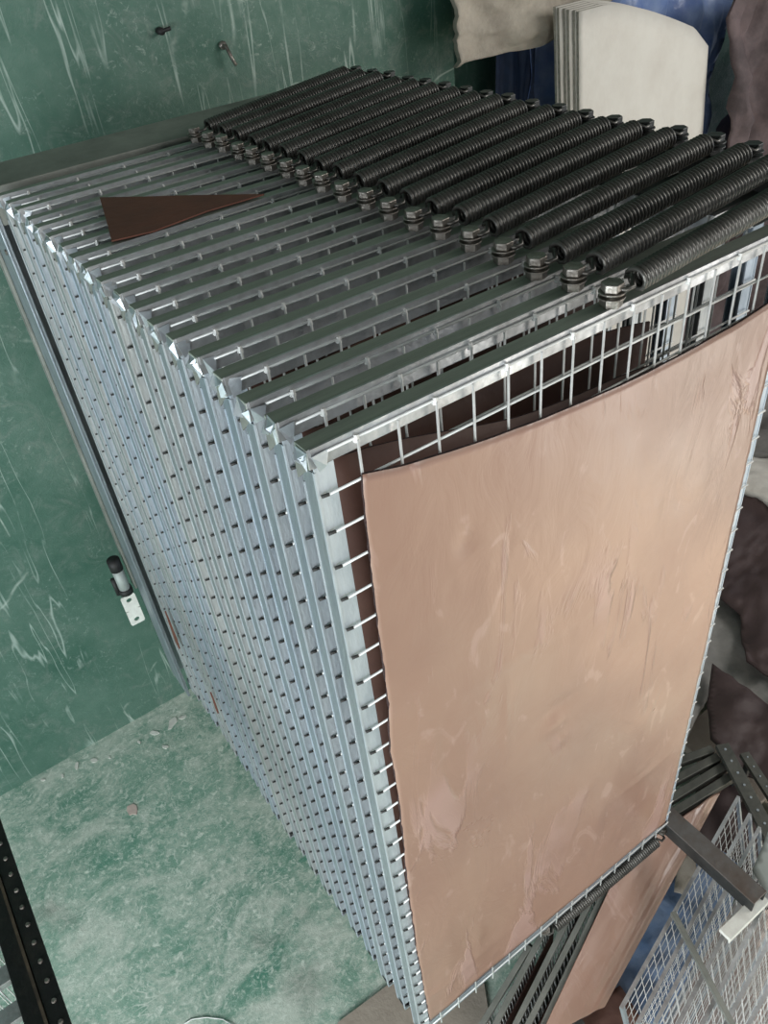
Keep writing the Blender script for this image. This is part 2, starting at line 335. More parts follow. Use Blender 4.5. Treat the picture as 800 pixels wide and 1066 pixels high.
def make_frame():
    root = empty('drying_frame')
    # top bar: hollow box bar with a lip at its front edge, top coloured as shaded, face as lit
    m = MB(); m.prism([(0, H - .030), (.030, H - .030), (.030, H), (0, H)], -.006, 1.06, 0)
    o = m.build('top_bar', [M['bar'], M['barf']], root, .0012)
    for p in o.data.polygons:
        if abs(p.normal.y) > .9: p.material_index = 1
    m = MB(); m.prism([(-.0035, H - .012), (0, H - .012), (0, H + .0015), (-.0035, H + .0015)], -.002, 1.06); m.build('lip', M['barf'], o)
    # torn open end of the bar: two folded flaps
    end_flap(root)
    # bottom bar
    m = MB(); m.prism([(0, 0), (.028, 0), (.028, .026), (0, .026)], 0, 1.0, 0); m.box((-.002, -.003, -.004), (1.002, 0, .004)); m.build('bottom_bar', M['zinc'], root, .001)
    # side posts: deep channel on the left face with a front ridge, chamfered top corner
    for sx in (0, 1):
        x0 = 0 if sx == 0 else 1.0; d = 1 if sx == 0 else -1
        m = MB(); X = lambda q: x0 + d * q
        def bx(a, b, mi=0): m.box((min(a[0], b[0]), a[1], a[2]), (max(a[0], b[0]), b[1], b[2]), mi)
        bx((X(.0), .0, .0), (X(.029), .003, H - .030), 1)            # front flange
        bx((X(-.0015), -.001, .0), (X(.0015), .0035, H - .036), 1)       # bright front edge
        prof = [(.0035, 0), (.036, 0), (.036, H - .062), (.030, H - .045), (.0035, H - .038)]
        n = len(prof); vs = [(X(0), *q) for q in prof] + [(X(.003), *q) for q in prof]
        m.add(vs, [(k, n + k, n + (k + 1) % n, (k + 1) % n) for k in range(n)] + [tuple(range(n)), tuple(range(2 * n - 1, n - 1, -1))])
        bx((X(-.0012), .0335, .0), (X(.001), .0365, H - .068), 1)       # bright rear edge
        bx((X(.003), .033, .0), (X(.018), .036, H - .065))
        m.build('side_post', [M['post'], M['flange']], root)
        m = MB(); m.add([(X(-.001), .006, H - .030), (X(-.001), .050, H - .070), (X(-.001), .050, H - .030), (X(.002), .006, H - .030), (X(.002), .050, H - .070), (X(.002), .050, H - .030)],
                        [(0, 1, 2), (5, 4, 3), (0, 3, 4, 1), (1, 4, 5, 2), (2, 5, 3, 0)])
        m.build('corner_gusset', M['plate'], root)
    # welded wire mesh
    m = MB(); r = .0021
    for i in range(1, 16): x = i * CELL; m.tube([(x, -.0092, -.004), (x, -.0092, H - .010)], r, 6)
    for i in range(0, 32):
        z = H - .010 - i * CELL * 1.0
        if z < .01: break
        zz = H - .0085 if i == 0 else z
        m.tube([(.012 if i else .02, -.0055, zz), (.998, -.0055, zz)], r, 6)
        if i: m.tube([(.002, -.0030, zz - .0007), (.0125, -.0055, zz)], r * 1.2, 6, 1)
    for i in range(1, 16, 2): m.cyl((i * CELL, -.006), H - .014, H - .004, .005, 7, 0, .003)
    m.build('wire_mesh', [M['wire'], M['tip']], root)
    # spring and its two bolts
    m = MB().tube(helix(.568, 1.022, H + .030, H + .074, .0168, .0042, 56, seg=12), .0040, 6); m.build('spring', M['spring'], root)
    b1 = hexbolt(.530, H + .0, .008).build('bolt', M['bolt'], root, .0012)
    b2 = hexbolt(1.060, H + .045, .008).build('bolt', M['dark'], root, .0012)
    return root

frame0 = make_frame()
YS = [0, .078, .156, .24, .325, .405, .487, .568, .650, .731, .812, .893, .974, 1.055, 1.136, 1.217, 1.300, 1.385, 1.465]
ORD = ['front', 'second', 'third', 'fourth', 'fifth', 'sixth', 'seventh', 'eighth', 'ninth', 'tenth', 'eleventh', 'twelfth', 'thirteenth', 'fourteenth',
       'fifteenth', 'sixteenth', 'seventeenth', 'eighteenth', 'nineteenth']
frames = []
for i, y in enumerate(YS):
    f = frame0 if i == 0 else copy_tree(frame0)
    if i:
        for ch in [x for x in col.objects if x.parent == f and x.name.startswith('end_flap')]: bpy.data.objects.remove(ch)
        end_flap(f)
    f.location = (random.uniform(-.003, .003) if i else 0, y, 0 if i == 0 else random.uniform(-.003, .003))
    if i == 0: lab = 'galvanised wire mesh drying frame at the very front, carrying the big pale brown leather'
    elif i == 18: lab = 'galvanised mesh drying frame rearmost in the stack, against the wide grey end beam'
    else: lab = 'galvanised mesh drying frame with dark spring, %s counted back from the front one' % ORD[i]
    tag(f, lab, 'drying frame', 'wire mesh drying frames packed in the rack'); frames.append(f)
# bottom springs show only under the front frame
m = MB().tube(helix(.50, .96, -.040, -.064, .0168, .004, 56, seg=12, sag=.004), .0040, 6); sp = m.build('spring', M['spring'], frame0)
hexbolt(.465, -.004, .004, .8, -1).build('bolt', M['bolt'], frame0, .001); hexbolt(.992, -.02, .004, .8, -1).build('bolt', M['bolt'], frame0, .001)

# ---------------------------------------------------------------- leather
def dents(u, v):
    d = 0
    for (a, b, w, h, k) in DENT:
        q = ((u - a) / w) ** 2 + ((v - b) / h) ** 2
        if q < 6: d += k * math.exp(-q)
    return d
DENT = [(.10, .3, .05, .3, .004), (.22, 1.70, .02, .022, -.006), (.185, 1.62, .012, .02, -.003), (.26, 1.52, .03, .09, .003), (.44, 1.10, .05, .03, -.009), (.43, 1.06, .03, .03, .007),
        (.46, .98, .02, .02, .004), (.36, 1.35, .2, .015, .002), (.8, 1.74, .06, .016, -.0015), (.74, 1.70, .02, .02, -.0015), (.12, .25, .16, .02, .003), (.2, .35, .02, .12, .003), (.16, .14, .10, .015, -.004),
        (.62, .45, .03, .1, .003), (.30, 1.2, .012, .12, .003), (.15, 1.25, .02, .08, -.003), (.5, .7, .012, .08, -.003), (.8, .5, .08, .012, .003)]
OUT = [(.028, .022), (.995, .022), (.998, .6), (.997, 1.2), (.985, 1.866), (.93, 1.852), (.83, 1.842), (.728, 1.838), (.62, 1.838), (.543, 1.842), (.46, 1.849), (.378, 1.856), (.28, 1.866), (.198, 1.880), (.12, 1.896), (.064, 1.912),
       (.054, 1.86), (.049, 1.74), (.047, 1.60), (.046, 1.45), (.034, 1.32), (.036, 1.2), (.026, .9), (.020, .55), (.022, .25)]
# the outline's top edge is a curve; rows are cut level, so shape the top by stretching the rows instead
def top_of(u):
    P = [(.0, 1.925), (.06, 1.910), (.12, 1.893), (.198, 1.878), (.28, 1.865), (.378, 1.853), (.46, 1.846), (.543, 1.840), (.62, 1.838), (.728, 1.838), (.83, 1.842), (.93, 1.852), (1.0, 1.872)]
    for (a, b), (c, d) in zip(P, P[1:]):
        if u <= c: return b + (d - b) * (u - a) / (c - a)
    return P[-1][1]
def left_of(v):
    P = [(0, .024), (.25, .022), (.55, .020), (.9, .026), (1.2, .037), (1.32, .034), (1.45, .046), (1.6, .047), (1.74, .049), (1.86, .054), (2.0, .064)]
    for (a, b), (c, d) in zip(P, P[1:]):
        if v <= c: return b + (d - b) * (v - a) / (c - a)
    return .06
def front3d(u, v, w):     # u, v in 0..1
    z = .09 + v * (top_of(left_of(v * 1.9) + u * .9) - .09); x = left_of(z) + u * ((.957 + .003 * math.sin(z * 3)) - left_of(z))
    b = .098 + .004 * math.sin(x * 9) - .03 * x ** 3; z = b + v * (top_of(x) - b)
    return (x, -.0135 - w - max(0, dents(x, z)) + min(0, dents(x, z)) * -1 * .6 - .008 * math.exp(-((x - .5) / .3) ** 2 - ((z - top_of(x)) / .12) ** 2) * .3, z)
o = sheet('leather_sheet', [(0, 0), (1, 0), (1, 1), (0, 1)], .0045, [M['leather'], M['edge']], front3d, .0016, 5, .0085, None, 3, .0016)
tag(o, 'large pale pinkish brown leather sheet spread over the front mesh frame', 'leather sheet')

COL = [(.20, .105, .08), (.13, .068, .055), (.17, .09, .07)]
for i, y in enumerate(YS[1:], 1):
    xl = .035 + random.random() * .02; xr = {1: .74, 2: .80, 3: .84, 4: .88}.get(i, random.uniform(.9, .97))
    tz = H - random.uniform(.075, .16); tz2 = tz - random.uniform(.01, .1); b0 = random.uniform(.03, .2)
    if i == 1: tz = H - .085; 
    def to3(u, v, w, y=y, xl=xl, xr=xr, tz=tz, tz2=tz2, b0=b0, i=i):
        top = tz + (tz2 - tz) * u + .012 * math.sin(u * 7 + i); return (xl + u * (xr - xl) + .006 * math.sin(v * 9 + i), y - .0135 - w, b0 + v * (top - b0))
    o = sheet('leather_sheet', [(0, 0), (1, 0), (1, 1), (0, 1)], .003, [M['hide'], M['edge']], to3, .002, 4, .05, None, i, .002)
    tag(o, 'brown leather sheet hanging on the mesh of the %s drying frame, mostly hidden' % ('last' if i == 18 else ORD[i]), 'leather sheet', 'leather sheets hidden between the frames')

# scrap lying over the bars; small ones poking from the left side
def flat(name, pts, z, th, mats, label, cat, amp=.0, step=.02, group=None):
    bm = bmesh.new(); vs = [bm.verts.new((p[0], p[1], z + (p[2] if len(p) > 2 else 0))) for p in pts]; f = bm.faces.new(vs)
    bmesh.ops.triangulate(bm, faces=[f]); bmesh.ops.subdivide_edges(bm, edges=bm.edges[:], cuts=3, use_grid_fill=True)
    for v in bm.verts: v.co.z += amp * noise.noise(Vector((v.co.x * 9, v.co.y * 9, 1.7)))
    bmesh.ops.recalc_face_normals(bm, faces=bm.faces)
    r = bmesh.ops.extrude_face_region(bm, geom=bm.faces[:]); 
    for g in r['geom']:
        if isinstance(g, bmesh.types.BMVert): g.co.z += th
    bmesh.ops.recalc_face_normals(bm, faces=bm.faces)
    me = bpy.data.meshes.new(name); bm.to_mesh(me); bm.free(); me.materials.append(mats)
    o = bpy.data.objects.new(name, me); col.objects.link(o)
    if label: tag(o, label, cat, group)
    return o
flat('leather_scrap', [(.160, 1.205), (.23, 1.122), (.30, 1.046), (.425, .898), (.290, .904), (.159, .884), (.078, .903), (.105, 1.0)], H + .004, .003, M['scrap'],
     'dark red brown triangular leather scrap lying on top of the frame bars', 'leather scrap')
def poke(y, z0, z1, w, label):
    m = MB(); vs = []
    for (yy, zz) in [(y, z1), (y + w * .4, z1 - .06), (y + w * .6, (z0 + z1) / 2), (y + w, z0 + .02), (y + w * .2, z0), (y - w * .3, z0 + .06)]: vs.append((-.016, yy, zz))
    vs2 = [(-.011, b, c) for (a, b, c) in vs]; n = 6
    m.add(vs + vs2, [(k, n + k, n + (k + 1) % n, (k + 1) % n) for k in range(n)] + [tuple(range(n)), tuple(range(2 * n - 1, n - 1, -1))])
    tag(m.build('leather_scrap', M['scrap']), label, 'leather scrap')
poke(1.362, .40, .60, .028, 'thin pointed brown leather sliver sticking out of the left posts, near the white hinge plate')
poke(1.10, .30, .42, .014, 'tiny brown leather sliver in the left posts, lower than the pointed one')

# ---------------------------------------------------------------- end frame of the rack (wide beam and post), rails, supports
e = empty('end_frame', (0, 1.54, 0))
tag(e, 'wide grey sheet metal end frame closing the back of the rack', 'rack frame')
m = MB(); m.prism([(0, H - .09), (.008, H - .09), (.008, H - .004), (.155, H + .012), (.155, H - .09), (.163, H - .09), (.163, H + .020), (.150, H + .022), (0, H + .004)], -.02, 1.10); m.build('end_beam', M['plate'], e, .002)
m = MB(); m.prism([(.165, H - .05), (.215, H - .05), (.215, H + .008), (.165, H + .012)], -.03, 1.10); m.build('rear_flange', M['plate'], e, .002)
m = MB()
def slant(x0, x1, y0, y1, z0, z1, dy, dx=0, mi=0):
    vs = [(x0 - dx, y0 + dy, z0), (x1 - dx, y0 + dy, z0), (x1 - dx, y1 + dy, z0), (x0 - dx, y1 + dy, z0), (x0, y0, z1), (x1, y0, z1), (x1, y1, z1), (x0, y1, z1)]
    m.add(vs, [(0, 3, 2, 1), (4, 5, 6, 7), (0, 1, 5, 4), (1, 2, 6, 5), (2, 3, 7, 6), (3, 0, 4, 7)], mi)
slant(-.022, -.012, -.003, .160, -.05, H - .0, .012); slant(-.022, .03, .152, .160, -.05, H - .0, .012); slant(-.026, -.020, -.006, .003, .0, H - .03, .012)
m.build('end_post', M['post'], e, .0015)
m = MB(); slant(-.030, -.022, .162, .205, .45, H - .02, .012); m.build('post_flange', M['plate'], e, .001)
m = MB(); m.cyl((0, 0), 0, .004, .008, 12); b = m.build('rivet', M['bolt'], e); b.rotation_euler = (0, -math.pi / 2, 0); b.location = (-.022, .05, 1.80)
m = MB(); m.prism([(0, -.03), (.03, -.03), (.03, .03), (0, .03)], 0, 1.0); m.build('lower_beam', M['zinc'], e, .002)
# hinge rail the right hand bolts stand on
e = empty('hinge_rail', (0, 0, 0)); tag(e, 'dark steel rail under the right hand bolts of the springs', 'rail')
m = MB(); m.box((1.03, -.3, H + .030), (1.10, 1.56, H + .0445)); m.box((1.092, -.3, H - .05), (1.10, 1.56, H + .030)); m.build('rail_plate', M['dark'], e, .001)
m = MB()
for i, y in enumerate(YS): m.box((.90, y + .034, H + .004), (1.03, y + .058, H + .010))
mm = m.build('cross_strip', M['dark'], e)
# carriage: lower track beam that runs out in front of the rack, with legs to the floor
e = empty('track_beam', (1.03, 0, FZ)); tag(e, 'dark steel track beam running out from the bottom right corner of the front frame', 'beam')
zb = -.065 - FZ
m = MB(); m.box((-.030, -.325, zb + .0), (-.024, 1.5, zb + .058)); m.box((.024, -.325, zb), (.030, 1.5, zb + .058)); m.build('web', M['dark'], e, .0015)
MB().box((-.031, -.325, zb + .0585), (.031, 1.5, zb + .064)).build('top_flange', M['plate3'], e, .0015)
pe = MB(); pe.box((-.145, -.335, zb - .004), (.040, -.300, zb + .012)); pe.box((-.145, -.339, zb - .014), (.040, -.333, zb + .012)); pe.build('end_plate', M['chip'], e, .0015)
for y in (.35, 1.3): MB().box((-.03, y, 0), (.03, y + .05, zb)).build('leg', M['dark'], e, .002)
e = empty('support_trestle', (.5, .8, FZ)); tag(e, 'dark steel trestle under the rack, mostly hidden behind the frames', 'trestle')
MB().box((-.2, -.35, -FZ - .12), (-.15, .95, -FZ - .071)).box((-.2, -.35, -FZ - .07), (-.15, .95, -FZ - .006)).build('rail', M['dark'], e)
for y in (-.3, .8): MB().box((-.2, y, 0), (-.15, y + .05, -FZ - .12)).build('leg', M['dark'], e)

# hinge bracket between end post and wall
e = empty('hinge_bracket', (-.02, 1.70, .36)); tag(e, 'white hinge plate with two holes and black roller beside the rear post', 'bracket')
def plate_holes(w, h, t, holes):
    bm = bmesh.new(); n = 10
    m = MB()
    return m
def ring_plate(x0, x1, z0, z1, holes, t, m):
    # rounded plate with real holes: outer outline bridged to each hole in two halves
    mid = (z0 + z1) / 2
    for (zc, lo, hi) in ((holes[0], z0, mid), (holes[1], mid, z1)):
        xc = (x0 + x1) / 2; N_ = 24; outer = []; inner = []
        for k in range(N_):
            a = 2 * math.pi * k / N_; c, s_ = math.cos(a), math.sin(a)
            q = min((x1 - x0) / 2 / max(abs(c), 1e-6), ((hi - zc) if s_ > 0 else (zc - lo)) / max(abs(s_), 1e-6))
            outer.append((xc + c * q, zc + s_ * q)); inner.append((xc + c * .011, zc + s_ * .009))
        vs = [(p[0], 0, p[1]) for p in outer + inner] + [(p[0], t, p[1]) for p in outer + inner]; n = N_; fs = []
        for k in range(n):
            j = (k + 1) % n; fs += [(k, j, n + j, n + k), (2 * n + k, 3 * n + k, 3 * n + j, 2 * n + j), (k, 2 * n + k, 2 * n + j, j), (n + k, n + j, 3 * n + j, 3 * n + k)]
        m.add(vs, fs)
m = MB(); ring_plate(-.078, -.022, -.06, .09, (-.036, .066), .004, m); o = m.build('hinge_plate', M['chip'], e)
m = MB(); m.tube([(-.045, .02, .10), (-.045, .02, .21)], .021, 14); m.build('sleeve', M['pale'], e)
m = MB(); m.tube([(-.045, .02, .21), (-.045, .02, .26)], .024, 14); m.tube([(-.045, .02, .09), (-.045, .02, .115)], .026, 14); m.tube([(-.072, .03, .09), (-.072, .03, .17)], .009, 8); m.build('roller', M['rubber'], e)
# wall fixings
m = MB().tube([at(165, 32, 1, WY), at(165, 32, 1, WY) - Vector((0, .03, 0))], .011, 10); m.tube([at(165, 32, 1, WY) - Vector((0, .025, 0)), at(165, 32, 1, WY) + Vector((.03, -.03, .004))], .006, 8)
tag(m.build('wall_bolt', M['rubber']), 'short dark bolt stub standing out of the green wall', 'bolt')
p = at(231, 47, 1, WY); m = MB().tube([p, p - Vector((0, .03, 0)), p - Vector((-.012, .036, .04)), p - Vector((-.02, .04, .06))], .006, 8); m.tube([p - Vector((0, -.001, 0)), p - Vector((0, .012, 0))], .013, 10)
tag(m.build('wall_hook', M['bolt']), 'small rusty hook hanging from the green wall', 'hook')

# ---------------------------------------------------------------- things behind, top right
# white felt stack
for k in range(6):
    x0 = 2.19 - .012 * k + .006 * (k % 2); x1 = 3.05 - .004 * k; y0 = 1.60 + .013 * k; zt = 2.0 + .004 * k
    prof = [(0, FZ), (0, zt)]
    def to3(u, v, w, x0=x0, x1=x1, y0=y0, zt=zt):
        x = x0 + u * (x1 - x0) + .008 * math.sin(v * 5); top = zt - .28 * max(0, (u - .15)) ** 1.35 - .10 * max(0, u - .86) ** 1 * 3
        z = FZ + v * (top - FZ); return (x, y0 + .10 * v + .06 * max(0, v - .85) * 2 - .03 * math.cos(u * 2.5) + w, z)
    o = sheet('felt_sheet', [(0, 0), (1, 0), (1, 1), (0, 1)], .0115, [M['white'], M['felt_edge']], to3, .003, 1.5, .03, None, 40, .0015)
    tag(o, ['white felt sheet facing out at the front of the leaning stack', 'white felt sheet second in the leaning stack', 'white felt sheet third in the leaning stack',
            'white felt sheet fourth in the leaning stack', 'white felt sheet fifth in the leaning stack', 'white felt sheet rearmost of the leaning stack, by the blue tarp'][k], 'felt sheet', 'white felt sheets leaning by the wall')
# blue tarp behind the stack
def to3(u, v, w): return (2.18 + u * 1.30 + .03 * math.sin(v * 9), 1.97 + w + .03 * math.sin(u * 22), FZ + v * 2.95)
tag(sheet('tarpaulin', [(0, 0), (1, 0), (1, 1), (0, 1)], .002, [M['tarp'], M['tarp']], to3, .07, 9, .016, None, 5), 'crumpled blue plastic tarpaulin hanging behind the white sheets', 'tarpaulin')
# dark blue coat-like cloth left of the tarp
p0 = at(560, 60, 1, 1.95)
def to3(u, v, w): return (2.02 + u * .20 + .02 * math.sin(v * 8), 1.98 + w + .02 * math.sin(u * 12), FZ + v * 2.55)
tag(sheet('hanging_cloth', [(0, 0), (1, 0), (1, 1), (0, 1)], .004, [mat('navy_cloth', (.015, .035, .09), .7, 0, (.01, .02, .05), 9), M['dark']], to3, .03, 6, .03, None, 6), 'dark navy cloth hanging between the green wall and the blue tarpaulin', 'cloth')
# beige cloth over the wall rail
rail = MB().tube([(1.66, 1.93, 2.42), (3.4, 1.93, 2.42)], .02, 12); rail.tube([(1.75, WY, 2.42), (1.75, 1.93, 2.42)], .012, 8); rail.tube([(3.35, WY + .12, 2.42), (3.35, 1.93, 2.42)], .012, 8)
tag(rail.build('wall_rail', M['dark']), 'dark pipe rail on the wall that carries the beige cloth', 'rail')
def to3(u, v, w):
    x = 1.76 + u * 1.35; bot = 1.875 + .02 * u + .42 * max(0, u - .22) ** 1.6 ; top = 2.47
    z = bot + v * (top - bot); return (x + .02 * math.sin(v * 6), 1.87 + w + .035 * math.sin(u * 17 + v * 4) - .03 * v, z)
tag(sheet('draped_cloth', [(0, 0), (1, 0), (1, 1), (0, 1)], .022, [M['cloth'], M['cloth']], to3, .05, 4, .018, None, 8), 'heavy creased beige cloth hanging at the wall above the rack', 'cloth')
# mauve crumpled hides at right
def to3(u, v, w): return (3.09 + u * 1.2 + .01 * math.sin(v * 14), 1.78 + w - .12 * math.sin(v * 2.6) + .04 * math.sin(u * 15 + v * 6), FZ + v * 2.62 - .2 * u)
tag(sheet('crumpled_hide', [(0, 0), (1, 0), (1, 1), (0, 1)], .01, [M['mauve'], M['mauve']], to3, .16, 4.5, .016, None, 9), 'crumpled mauve brown hide heaped at the far right of the white sheets', 'hide')

# ---------------------------------------------------------------- hides and cloths on the floor at right
def px_sheet(name, pix, z, th, m, label, cat, amp=.03, step=.03, up=0):
    """a floor sheet whose corners stand where the photograph shows them, gridded inside its outline"""
    pts = [at(a, b, 2, z) for a, b in pix]
    f = sum((Vector((p.x, p.y, 0)) for p in pts), Vector()) / len(pts)
    bm = bmesh.new(); vs = [bm.verts.new((p.x, p.y, z)) for p in pts]; fc = bm.faces.new(vs)
    bmesh.ops.triangulate(bm, faces=[fc]); 
    for _ in range(4): bmesh.ops.subdivide_edges(bm, edges=[e_ for e_ in bm.edges if e_.calc_length() > step], cuts=1, use_grid_fill=True)
    bmesh.ops.triangulate(bm, faces=bm.faces[:])
    for v in bm.verts:
        n = noise.fractal(Vector((v.co.x * 3.5, v.co.y * 3.5, len(label))), .8, 2, 4); v.co.z += amp * n
        v.co.x += .012 * noise.noise(v.co * 14)
    r = bmesh.ops.extrude_face_region(bm, geom=bm.faces[:])
    for g in r['geom']:
        if isinstance(g, bmesh.types.BMVert): g.co.z -= th
    bmesh.ops.recalc_face_normals(bm, faces=bm.faces)
    me = bpy.data.meshes.new(name); bm.to_mesh(me); bm.free(); me.materials.append(m)
    for p in me.polygons: p.use_smooth = True
    o = bpy.data.objects.new(name, me); col.objects.link(o); return tag(o, label, cat)
# low pallet the hides lie on
e = empty('pallet', (2.6, .8, FZ)); tag(e, 'low wooden pallet under the hides at the right of the rack', 'pallet')
for k in range(7): MB().box((-1.0, -1.05 + k * .23, .10), (1.6, -.87 + k * .23, .125)).build('board', M['board'], e, .003)
for k in range(3): MB().box((-.95 + k * 1.15, -1.05, 0), (-.85 + k * 1.15, .51, .10)).build('bearer', M['board'], e, .003)
px_sheet('cloth_sheet', [(735, 560), (800, 560), (840, 700), (800, 745), (740, 720), (705, 790), (690, 760)], -.42, .02, M['grey'], 'grey dusty cloth lying between the two dark hides', 'cloth', .05)
px_sheet('hide', [(740, 470), (840, 505), (850, 720), (800, 706), (777, 690), (771, 640), (745, 618), (730, 600)], -.36, .012, M['dhide'], 'dark brown hide beside the right edge of the front frame, upper one', 'hide', .04)
px_sheet('hide', [(742, 690), (800, 733), (860, 760), (860, 840), (800, 812), (765, 795), (741, 768), (737, 730)], -.34, .012, M['dhide'], 'dark brown hide lying below the grey cloth, nearer the mesh rack', 'hide', .03)
px_sheet('cloth_sheet', [(760, 470), (850, 480), (850, 560), (790, 515), (765, 505)], -.33, .03, M['white'], 'off-white folded cloth above the dark hide at the right edge', 'cloth', .03)
px_sheet('cloth_sheet', [(770, 380), (860, 380), (860, 475), (765, 475)], -.38, .03, M['grey'], 'brownish grey cloth beyond the off-white folded cloth', 'cloth', .06)

# ---------------------------------------------------------------- low rack at lower right
ZB = -.15
def bar_rack_bar(a, b, w, h, m, name, root, z=ZB):
    A = at(*a, 2, z); B = at(*b, 2, z); return MB().beam(A - Vector((0, 0, h / 2)), B - Vector((0, 0, h / 2)), w, h).build(name, m, root, .001)
def low_frame(a, b, label, w=.011, drop=.40, kick=-.10, mesh=True, m=None, nx=None, leather=False, cell=.040, group='frames of the low rack at lower right'):
    A = at(*a, 2, ZB); B = at(*b, 2, ZB); t = (B - A).normalized(); Ln = (B - A).length
    dn = Vector((-t.y, t.x, 0)) * -1; D = dn * (-kick) + Vector((0, 0, -drop)); D = D
    base = A.lerp(B, .5); base.z = A.z - drop
    root = empty('mesh_frame', base); off = -base
    def mb(fn, name, mm): 
        k = MB(); fn(k); k.v = [tuple(Vector(v) + off) for v in k.v]; return k.build(name, mm, root)
    nrm = t.cross(D).normalized()
    mb(lambda k: k.beam(A, B, w, .016), 'top_bar', m or M['barf'])
    mb(lambda k: k.beam(A + D, B + D, .014, .016), 'bottom_bar', M['zinc'])
    mb(lambda k: k.beam(A + t * .006, A + t * .006 + D, .012, .012, up=t), 'side_bar', M['zinc'])
    mb(lambda k: k.beam(B - t * .006, B - t * .006 + D, .012, .012, up=t), 'side_bar', M['zinc'])
    def wires(k):
        n = int(Ln / cell)
        for i in range(1, n): p = A + t * (Ln * i / n); k.tube([p, p + D], 0.0013, 4)
        q = int(D.length / cell)
        for i in range(1, q): p = D * (i / q); k.tube([A + p, B + p], .0013, 4)
    mb(wires, 'wire_mesh', M['wire'])
    tag(root, label, 'mesh frame', group); return root
# wide dull bars with dark gaps, left of the low leather
G2 = 'dull bars of the low rack below the front frame'
w_l = [('leftmost', (541, 1003), (497, 1075)), ('second from left', (562, 978), (512, 1075)), ('third from left', (590, 960), (528, 1085)), ('fourth from left', (617, 935), (541, 1085)), ('rightmost, next to the low leather', (640, 905), (558, 1085))]
for k, (nm, a, b) in enumerate(w_l):
    z = ZB; A = at(*a, 2, z); B = at(*b, 2, z); t = (A - B).normalized(); A = A + t * .06
    base = A.lerp(B, .5); base.z = FZ
    root = empty('low_frame', base)
    kk = MB(); kk.beam(A - base, B - base, .016, .02); kk.build('top_bar', M['plate'], root, .001)
    kk = MB(); n = 26
    for i in range(1, n):
        p = A.lerp(B, i / n); kk.tube([p - base + Vector((0, -.004, -.006)), p - base + Vector((.02, -.05, -.40))], .0018, 4)
    kk.build('wire_mesh', M['wire'], root)
    for P_ in (A, B): kk = MB(); kk.beam(P_ - base, Vector((P_.x - base.x, P_.y - base.y, .001)), .02, .02, up=(1, 0, 0)); kk.build('leg', M['dark'], root)
    tag(root, 'low rack frame with a dull grey top bar, %s of the five' % nm if k < 4 else 'low rack frame with dull top bar and mesh, right against the low leather sheet', 'rack frame', G2)
    o = sheet('leather_sheet', [(0, 0), (1, 0), (1, 1), (0, 1)], .003, [M['hide'], M['edge']],
              (lambda u, v, w, A=A, B=B: tuple(A.lerp(B, .03 + .94 * u) + Vector((.012 + w, -.018, -.012 - .38 * v)))), .002, 5, .05, None, 60 + k)
    tag(o, 'dark brown leather hanging under the low rack bar, %s of the five' % nm.split(',')[0], 'leather sheet', 'leather hung in the low rack')
# low leather sheet: corners on a plane tilting down towards the viewer's right
c1 = at(650, 893, 2, -.13); c2 = at(560, 1085, 2, -.13); c3 = at(630, 1048, 2, -.26); c4 = at(752, 822, 2, -.26)
def to3(u, v, w):
    a = c1.lerp(c2, v); b = c4.lerp(c3, v); p = a.lerp(b, u); return (p.x, p.y, p.z + w + .006 * math.sin(u * 24) * max(0, u - .55) * 2.2)
o = sheet('leather_sheet', [(0, 0), (1, 0), (1, 1), (0, 1)], .004, [M['leather'], M['edge']], to3, .003, 3, .02, None, 70)
tag(o, 'pinkish brown leather sheet with lengthwise folds on the low rack', 'leather sheet')
e = empty('slope_bench', (.95, -.05, FZ)); tag(e, 'dark steel stand holding up the folded low leather sheet', 'stand')
for P_ in (c1.lerp(c4, .5), c2.lerp(c3, .6), c1.lerp(c2, .5).lerp(c4.lerp(c3, .5), .5)):
    MB().beam((P_.x - .95, P_.y + .05, .0), (P_.x - .95, P_.y + .05, P_.z - FZ - .012), .025, .025, up=(1, 0, 0)).build('leg', M['dark'], e)
# fine mesh frames
fm = [((647, 1050), (769, 830), 'closest to the blue cloth'), ((664, 1066), (781, 848), 'second from the blue cloth'), ((682, 1066), (791, 862), 'third from the blue cloth'), ((702, 1075), (806, 872), 'fourth from the blue cloth'),
      ((722, 1085), (822, 890), 'fifth from the blue cloth'), ((746, 1085), (836, 915), 'sixth from the blue cloth'), ((770, 1085), (850, 940), 'last before the corner')]
for a, b, nm in fm: low_frame(a, b, 'fine mesh frame with pale bar in the low rack, %s' % nm, group='fine mesh frames of the low rack')
A = at(701, 950, 2, ZB + .03); B = at(775, 1090, 2, ZB + .03)
tag(MB().beam(A, B, .016, .016).build('cross_bar', M['plate']), 'grey cross bar lying over the fine mesh frames', 'bar')
# blue cloth between
px_sheet('blue_cloth', [(700, 895), (725, 870), (775, 905), (760, 950), (725, 1000), (690, 1066), (640, 1066), (632, 1030), (660, 970)], -.42, .01, mat('worn_blue_cloth', (.10, .17, .30), .7, 0, (.22, .28, .38), 7, bump=.5, bscale=20), 'faded blue cloth between low leather and fine mesh frames', 'cloth', .05)
px_sheet('hide', [(722, 880), (770, 820), (800, 850), (850, 900), (800, 945), (760, 930)], -.5, .01, M['dhide'], 'dark hide on the floor under the mesh, beside the faded blue cloth', 'hide', .03)
px_sheet('straw_cloth', [(706, 890), (722, 885), (726, 905), (714, 930), (703, 925)], -.36, .01, M['cloth'], 'small bunched beige cloth under the dark track beam', 'cloth', .05)
px_sheet('pink_sheet', [(650, 1075), (720, 960), (790, 930), (850, 1000), (850, 1090), (700, 1110)], -.585, .008, mat('pale_pink_hide', (.42, .30, .26), .6, 0, (.55, .50, .47), 7), 'pale pinkish hide on the floor under the fine mesh frames', 'hide', .02)
